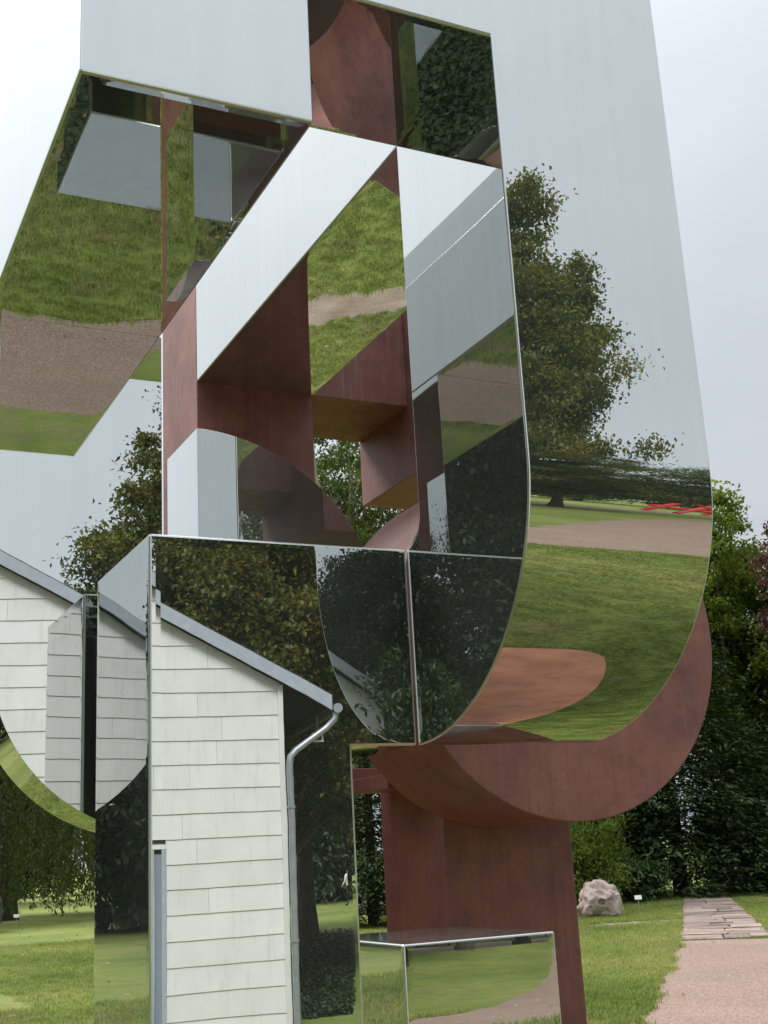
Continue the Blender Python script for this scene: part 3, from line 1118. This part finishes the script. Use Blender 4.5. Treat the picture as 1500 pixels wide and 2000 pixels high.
for i, (x, y) in enumerate([(-6.5, 33), (-11, 42)]):
    shrub('hedge_shrub', ['dark hedge shrub mirrored low in the pedestal side, nearer one', 'dark hedge shrub mirrored low in the pedestal side, farther one'][i], (x, y), 4.6, 2.2, 4.6, .3, 240, 70, L_DARK, rz=i * 1.2, clump_r=.7, key='hedge', group='hedge shrubs under the left trees')
for i, (x, y) in enumerate([(14, 84), (22, 80), (30, 76)]):
    shrub('hedge_shrub', ['dark hedge shrub far behind the weeping tree, at its left', 'dark hedge shrub far behind the weeping tree, in the middle of the lawn edge', 'dark hedge shrub far behind the mirror column'][i],
          (x, y), 4.6, 2.2, 4.6, .3, 240, 40, L_DARK, rz=i * 1.7, clump_r=.7, group='hedge shrubs behind the far lawn', key='hedge')
tree('broadleaf_tree', 'tall dark tree far behind the weeping tree', (10.5, 72.0), 14.0, 6.5, 'far', .36, 300, 80, L_DARK, clump_r=1.2, low=.2)

# --- seen in the steel
tree('chestnut_tree', 'large yellow green tree beside the house, mirrored in the tall steel leg', (15.6, -19.6), 20.0, 4.3, 'ref', .13, 760, 330, L_YELLOW, low=.22, clump_r=.6, trunk_r=.2, limbs=70, shell=.35)
tree('chestnut_tree', 'yellow green tree right behind the house corner, mirrored above the roof', (9.2, -16.6), 14.9, 4.0, 'ref_c', .125, 760, 330, L_YELLOW, low=.18, seed=2, clump_r=.6, trunk_r=.17, limbs=70, shell=.35)
tree('broadleaf_tree', 'dark green tree behind the middle of the house roof', (10.6, -22.5), 11.6, 2.7, 'ref_d', .14, 420, 260, L_MID, low=.12, clump_r=.6, limbs=50)
tree('broadleaf_tree', 'green tree far behind the yellowing tree, mirrored above the house roof', (14.0, -27.0), 12.0, 5.2, 'refb', .2, 420, 150, L_MID, low=.2, clump_r=1.0)
tree('broadleaf_tree', 'green tree right of the yellowing tree, mirrored in the steel', (20.5, -25.0), 11.0, 5.2, 'refb', .2, 420, 150, L_MID, low=.2, clump_r=1.0, rz=2.2, sc=.95)
tree('broadleaf_tree', 'dark green tree at the right of the mirrored lawn', (25.0, -21.5), 13.2, 5.0, 'ref2', .19, 420, 140, L_MID, low=.22, clump_r=1.0)
far_x = [(13, -72), (21, -70), (29, -68), (37, -64), (45, -60), (53, -55), (60, -49), (66, -40), (71, -30), (4, -70), (-8, -62)]
far_l = ['leftmost', 'second from left', 'third from left', 'fourth from left', 'fifth from left', 'rightmost']
for i, (x, y) in enumerate(far_x):
    tree('broadleaf_tree', ['dark tree at the left end of the row across the far mirrored park', 'dark tree second from left in the far mirrored row', 'dark tree third from left in the far mirrored row',
                            'dark tree fourth from left in the far mirrored row', 'dark tree in the middle of the far mirrored row', 'dark tree just right of the middle of the far mirrored row',
                            'dark tree third from right in the far mirrored row', 'dark tree behind the red sculpture in the far mirrored row', 'dark tree at the right end of the far mirrored row',
                            'dark tree far behind the right slope of the house roof', 'dark tree far behind the ridge of the house roof'][i], (x, y), 12.0, 7.0, 'farrow', .5, 300, 80, L_DARK, clump_r=1.5, low=.12,
         rz=i * 1.3, sc=.95 + .1 * (i % 3), group='row of trees across the far park')
behind_x = [(-16, -19.5), (-17, -15), (-12.5, -11.5), (-18, -12), (-20, -22), (-16, -5)]
tree('broadleaf_tree', 'small dark tree close behind the left corner of the house', (-10.2, -22.5), 12.5, 5.6, 'left', .13, 560, 300, L_DARK, low=.08, clump_r=1.0, sc=.74)
tree('broadleaf_tree', 'narrow dark tree behind the left eave, taller than its small neighbours', (-11.6, -22.5), 12.6, 2.6, 'narrow', .14, 420, 260, L_DARK, low=.05, clump_r=.6)
tree('broadleaf_tree', 'second small dark tree behind the left corner of the house, farther right', (-7.2, -25.0), 12.5, 5.6, 'left', .13, 560, 300, L_DARK, low=.08, clump_r=1.0, sc=.66, rz=2.4)
for i, (x, y) in enumerate(behind_x):
    tree('broadleaf_tree', ['dense dark tree behind the left eave of the house', 'dense dark tree left of the house, in front of the others', 'dense dark tree beside the left wall of the house', 'dense dark tree at the far left of the house', 'dense dark tree farthest back behind the left eave', 'dense dark tree nearest the camera left of the house'][i], (x, y), 12.5, 5.6, 'left', .13, 560, 300, L_DARK, low=.08, clump_r=1.0,
         rz=i * 2.1, sc=1.25 - .12 * (i % 2), group='dark trees behind the house')
left_x = [(-10.5, 20), (-9.5, 30), (-15, 13), (-9, 39), (-17, 27), (-18, 4), (-2.5, 46)]
for i, (x, y) in enumerate(left_x):
    tree('broadleaf_tree', ['dark tree left of the sculpture, nearest to its mirror block', 'dark tree left of the sculpture, behind the nearest one', 'dark tree farthest out left beside the sculpture',
                            'dark tree behind the hedge shrub left of the sculpture', 'dark tree far left, behind the outermost tree', 'dark tree level with the camera at the far left',
                            'dark tree far behind the weeping tree, at its left'][i], (x, y), 12.5, 5.6, 'left', .13, 560, 300, L_DARK, low=.08, clump_r=1.0,
         rz=i * 1.7, sc=.68 + .08 * (i % 3), group='belt of dark trees left of the sculpture')

# ------------------------------------------------------------------ boulders, signs, people, red sculpture


def boulder(name, label, loc, size, mat, seed, hole=False):
    e = empty(name, loc, label, 'boulder')
    bm = bmesh.new()
    bmesh.ops.create_icosphere(bm, subdivisions=5, radius=1)
    for v in bm.verts:
        d = v.co.normalized()
        q = Vector((d.x * 1.0, d.y * 1.0, d.z))
        w = 0
        for k, (fr, am) in enumerate(((1.3, .30), (2.9, .14), (6.5, .05), (15, .02))):
            w += am * mnoise.noise(q * fr + Vector((seed, seed * 2, k)))
        r_ = 1 + w
        c = mnoise.cell(q * 2.2 + Vector((seed, 0, 0)))
        r_ = r_ * .9 + .1 * (round(r_ * 7) / 7) + .05 * c
        p = d * r_
        p = Vector((p.x * size[0], p.y * size[1], p.z * size[2] + size[2] * .82))
        if hole:
            hd = Vector((-.48, -.8, .12)).normalized()
            g = math.acos(max(-1, min(1, d.dot(hd))))
            if g < .17:
                p -= hd * (.26 * size[0] * (1 if g < .12 else (.17 - g) / .05))
        v.co = p
    link('stone', bm_mesh('stone', bm, mat, 35), e)
    return e


boulder('boulder', 'pale pink granite boulder with a bored hole on the right lawn', (16.3, 23.3, -0.10), (.50, .48, .46), M_GRANITE, 3.1, True)
boulder('boulder', 'dark rough boulder on the far left lawn under the weeping tree', (5.25, 38.2, -0.05), (.78, .7, .85), M_DARKROCK, 8.4)


def sign(loc, label, rz):
    e = empty('small_sign', loc, label, 'sign', None, rz)
    bm = bmesh.new()
    tube_bm(bm, [(0, 0, 0), (0, 0, .36)], .009, 8)
    link('post', bm_mesh('post', bm, M_ZINC, 40), e)
    bm = bmesh.new()
    box_bm(bm, -.075, .075, -.006, .006, 0, .095, Matrix.Translation((0, -.012, .34)) @ Matrix.Rotation(R_(-30), 4, 'X'))
    link('plate', bm_mesh('plate', bm, M_WHITE), e)
    return e


sign((16.9, 22.75, 0), 'small white label plate on a post beside the pale boulder', -.6)
sign((6.55, 38.5, 0), 'small white label plate beside the dark boulder at the left', -.2)


def person(name, label, loc, rz, top, legs, stride=.16, tall=1.72):
    e = empty(name, (loc[0], loc[1], ground_z(*loc[:2])), label, 'person', None, rz)
    k = tall / 1.72
    J = {'pelvis': (0, 0, .93), 'waist': (0, .01, 1.08), 'chest': (0, .02, 1.3), 'neck': (0, .02, 1.47), 'head': (0, .03, 1.56), 'crown': (0, .02, 1.69),
         'hl': (-.10, 0, .9), 'kl': (-.11, stride, .49), 'al': (-.11, stride * 1.0, .09), 'tl': (-.11, stride + .17, .03),
         'hr': (.10, 0, .9), 'kr': (.11, -.02, .49), 'ar': (.11, -stride * 1.5, .11), 'tr': (.11, -stride * 1.5 + .15, .04),
         'sl': (-.19, .02, 1.4), 'el': (-.25, -.08, 1.13), 'wl': (-.25, .06, .90), 'fl': (-.25, .10, .80),
         'sr': (.19, .02, 1.4), 'er': (.25, .04, 1.13), 'wr': (.25, .20, .93), 'fr': (.25, .26, .85)}
    Rr = {'pelvis': .14, 'waist': .125, 'chest': .15, 'neck': .055, 'head': .088, 'crown': .07, 'hl': .095, 'kl': .06, 'al': .045, 'tl': .035, 'hr': .095, 'kr': .06, 'ar': .045,
          'tr': .035, 'sl': .07, 'el': .047, 'wl': .032, 'fl': .025, 'sr': .07, 'er': .047, 'wr': .032, 'fr': .025}
    ed = ['pelvis waist', 'waist chest', 'chest neck', 'neck head', 'head crown', 'pelvis hl', 'hl kl', 'kl al', 'al tl', 'pelvis hr', 'hr kr', 'kr ar', 'ar tr',
          'chest sl', 'sl el', 'el wl', 'wl fl', 'chest sr', 'sr er', 'er wr', 'wr fr']
    names = list(J)
    me = bpy.data.meshes.new('body')
    me.from_pydata([tuple(c * k for c in J[n]) for n in names], [tuple(names.index(q) for q in s.split()) for s in ed], [])
    ob = link('body', me, e)
    sk = ob.modifiers.new('skin', 'SKIN')
    for i, n in enumerate(names):
        me.skin_vertices[0].data[i].radius = (Rr[n] * k, Rr[n] * k)
        me.skin_vertices[0].data[i].use_root = n == 'pelvis'
    sub = ob.modifiers.new('sub', 'SUBSURF')
    sub.levels = sub.render_levels = 1
    dg = bpy.context.evaluated_depsgraph_get()
    bme = bpy.data.meshes.new_from_object(ob.evaluated_get(dg))
    ob.modifiers.clear()
    ob.data = bme
    bme.name = 'body'
    for mt in (top, legs, M_SKIN, M_HAIR):
        bme.materials.append(mt)
    for f in bme.polygons:
        c = f.center
        zz = c.z / k
        f.material_index = 3 if (zz > 1.62 or (zz > 1.5 and c.y < .0)) else 2 if (zz > 1.46 or (abs(c.x) > .2 and zz < .98 and zz > .7)) else 0 if zz > .94 else 1
    bme.shade_smooth()
    return e


person('person', 'person in a white top and dark trousers walking on the far lawn', (24.6, -48.0), 2.6, M_SHIRT, M_BLACK)
person('person', 'person in dark clothes walking beside the one in white', (25.4, -48.4), 2.6, M_NAVY, M_BLACK, .12)

rs = empty('red_sculpture', (33, -33, ground_z(33, -33)), 'red painted tangle of bars lying on the far mirrored lawn', 'sculpture')
rs.scale = (1.25, 1.25, 2.0)
for pts in ([(-2.6, 0, .2), (-1.2, .3, 2.3), (.6, 0, .6)], [(-1.6, .4, .2), (.2, 0, 2.0), (2.3, .2, .9)], [(0, -.2, .2), (1.4, .1, 2.2), (3.0, 0, .2)], [(-2.4, 0, 1.1), (0, .1, .8), (2.8, .1, 1.3)]):
    bm = bmesh.new()
    tube_bm(bm, pts, .17, 8)
    link('bar', bm_mesh('bar', bm, M_RED, 50), rs)

# ------------------------------------------------------------------ grass and fallen leaves


def inside(px, py, poly):
    c = np.zeros(len(px), bool)
    n = len(poly)
    j = n - 1
    for i in range(n):
        xi, yi = poly[i]
        xj, yj = poly[j]
        if yi != yj:
            k = ((yi > py) != (yj > py)) & (px < (xj - xi) * (py - yi) / (yj - yi) + xi)
            c ^= k
        j = i
    return c


def tuft_mesh():
    n = 16
    V, Fc, T = [], [], []
    rd = random.Random(2)
    for i in range(n):
        a = rd.uniform(0, 6.28)
        r_ = rd.uniform(0, .06)
        bx, by = r_ * math.cos(a), r_ * math.sin(a)
        d = rd.uniform(0, 6.28)
        lean = rd.uniform(.01, .045)
        h = rd.uniform(.025, .06)
        w = rd.uniform(.0025, .0045)
        wx, wy = -math.sin(d) * w, math.cos(d) * w
        k = len(V)
        V += [(bx - wx, by - wy, -.005), (bx + wx, by + wy, -.005),
              (bx + math.cos(d) * lean * .45 - wx * .8, by + math.sin(d) * lean * .45 - wy * .8, h * .65),
              (bx + math.cos(d) * lean * .45 + wx * .8, by + math.sin(d) * lean * .45 + wy * .8, h * .65),
              (bx + math.cos(d) * lean * 1.3, by + math.sin(d) * lean * 1.3, h)]
        Fc += [(k, k + 1, k + 3, k + 2), (k + 2, k + 3, k + 4)]
        T += [rd.random() * .85 if rd.random() > .08 else 1.0] * 5
    me = mesh('grass_tuft', V, Fc, M_BLADE)
    at = me.attributes.new('tint', 'FLOAT', 'POINT')
    at.data.foreach_set('value', np.array(T, np.float32))
    return me


tuft = bpy.data.objects.new('grass_tuft', tuft_mesh())
gng = bpy.data.node_groups.new('grass_scatter', 'GeometryNodeTree')
gng.interface.new_socket('Geometry', in_out='INPUT', socket_type='NodeSocketGeometry')
gng.interface.new_socket('Geometry', in_out='OUTPUT', socket_type='NodeSocketGeometry')
gi = gng.nodes.new('NodeGroupInput')
go = gng.nodes.new('NodeGroupOutput')
iop = gng.nodes.new('GeometryNodeInstanceOnPoints')
oi = gng.nodes.new('GeometryNodeObjectInfo')
oi.inputs['Object'].default_value = tuft
oi.inputs['As Instance'].default_value = True
rv = gng.nodes.new('FunctionNodeRandomValue')
rv.data_type = 'FLOAT_VECTOR'
rv.inputs[0].default_value = (-.15, -.15, 0)
rv.inputs[1].default_value = (.15, .15, 6.28)
rs_ = gng.nodes.new('FunctionNodeRandomValue')
rs_.data_type = 'FLOAT'
rs_.inputs[2].default_value = .7
rs_.inputs[3].default_value = 1.5
gng.links.new(gi.outputs[0], iop.inputs['Points'])
gng.links.new(oi.outputs['Geometry'], iop.inputs['Instance'])
gng.links.new(rv.outputs[0], iop.inputs['Rotation'])
gng.links.new(rs_.outputs[1], iop.inputs['Scale'])
gng.links.new(iop.outputs[0], go.inputs[0])


def scatter(x0, x1, y0, y1, dens):
    n = int((x1 - x0) * (y1 - y0) * dens)
    px = rng.uniform(x0, x1, n)
    py = rng.uniform(y0, y1, n)
    keep = np.ones(n, bool)
    for e in EDGES + [EDGES_PLATE]:
        keep &= ~inside(px, py, e)
    return px[keep], py[keep]


reseed('grass')
parts = [scatter(-6, 16, -6.5, 16, 190), scatter(3, 22, 16, 30, 90), scatter(8, 16, -2, 24, 60)]
PX = np.concatenate([p[0] for p in parts])
PY = np.concatenate([p[1] for p in parts])
me = bpy.data.meshes.new('grass')
me.vertices.add(len(PX))
me.vertices.foreach_set('co', np.c_[PX, PY, ground_zv(PX, PY)].astype(np.float32).reshape(-1))
me.update()
grass = link('grass', me)
tag(grass, kind='stuff')
md = grass.modifiers.new('scatter', 'NODES')
md.node_group = gng

n = 42000  # dark leaves added to stand for lawn in shade under the tree
iy = -11.4 - 20 * rng.beta(1.2, 1.8, n)
lo_, hi_ = 1.6 + (3.76 - iy) * .40, 1.5 + (3.76 - iy) * .465
ix = lo_ + (hi_ - lo_) * (rng.beta(2, 2, n) * 1.5 - .25)
iz = ground_zv(ix, iy) + rng.random(n) ** 2 * .18
Dv = rand_dirs(n) * np.array([1, 1, .4])
ln = rng.uniform(.08, .16, n)
jx, jy = rng.normal(-1.3, .95, 26000), rng.normal(.7, .95, 26000)  # more dark leaves added over the dark sheet near the camera
ix, iy = np.concatenate([ix, jx]), np.concatenate([iy, jy])
iz = ground_zv(ix, iy) + rng.random(len(ix)) ** 2 * .1
n = len(ix)
Dv = rand_dirs(n) * np.array([1, 1, .4])
ln = rng.uniform(.045, .09, n)
tag(link('added_dark_leaves', leaves_mesh('added_dark_leaves', np.c_[ix, iy, iz], Dv, rand_dirs(n) * .6 + np.array([0, 0, 1.0]), ln, ln * .8, rng.random(n) * .9, L_DARK)), kind='stuff')

n = 900
px, py = rng.uniform(-4, 24, n), rng.uniform(-6, 40, n)
P = np.c_[px, py, ground_zv(px, py) + .035]
D = rand_dirs(n) * np.array([1, 1, .25])
Nn = rand_dirs(n) * .5 + np.array([0, 0, 1.0])
ln = rng.uniform(.05, .11, n)
fl = link('fallen_leaves', leaves_mesh('fallen_leaves', P, D, Nn, ln, ln * .6, rng.random(n) * .9, L_FALLEN))
tag(fl, kind='stuff')
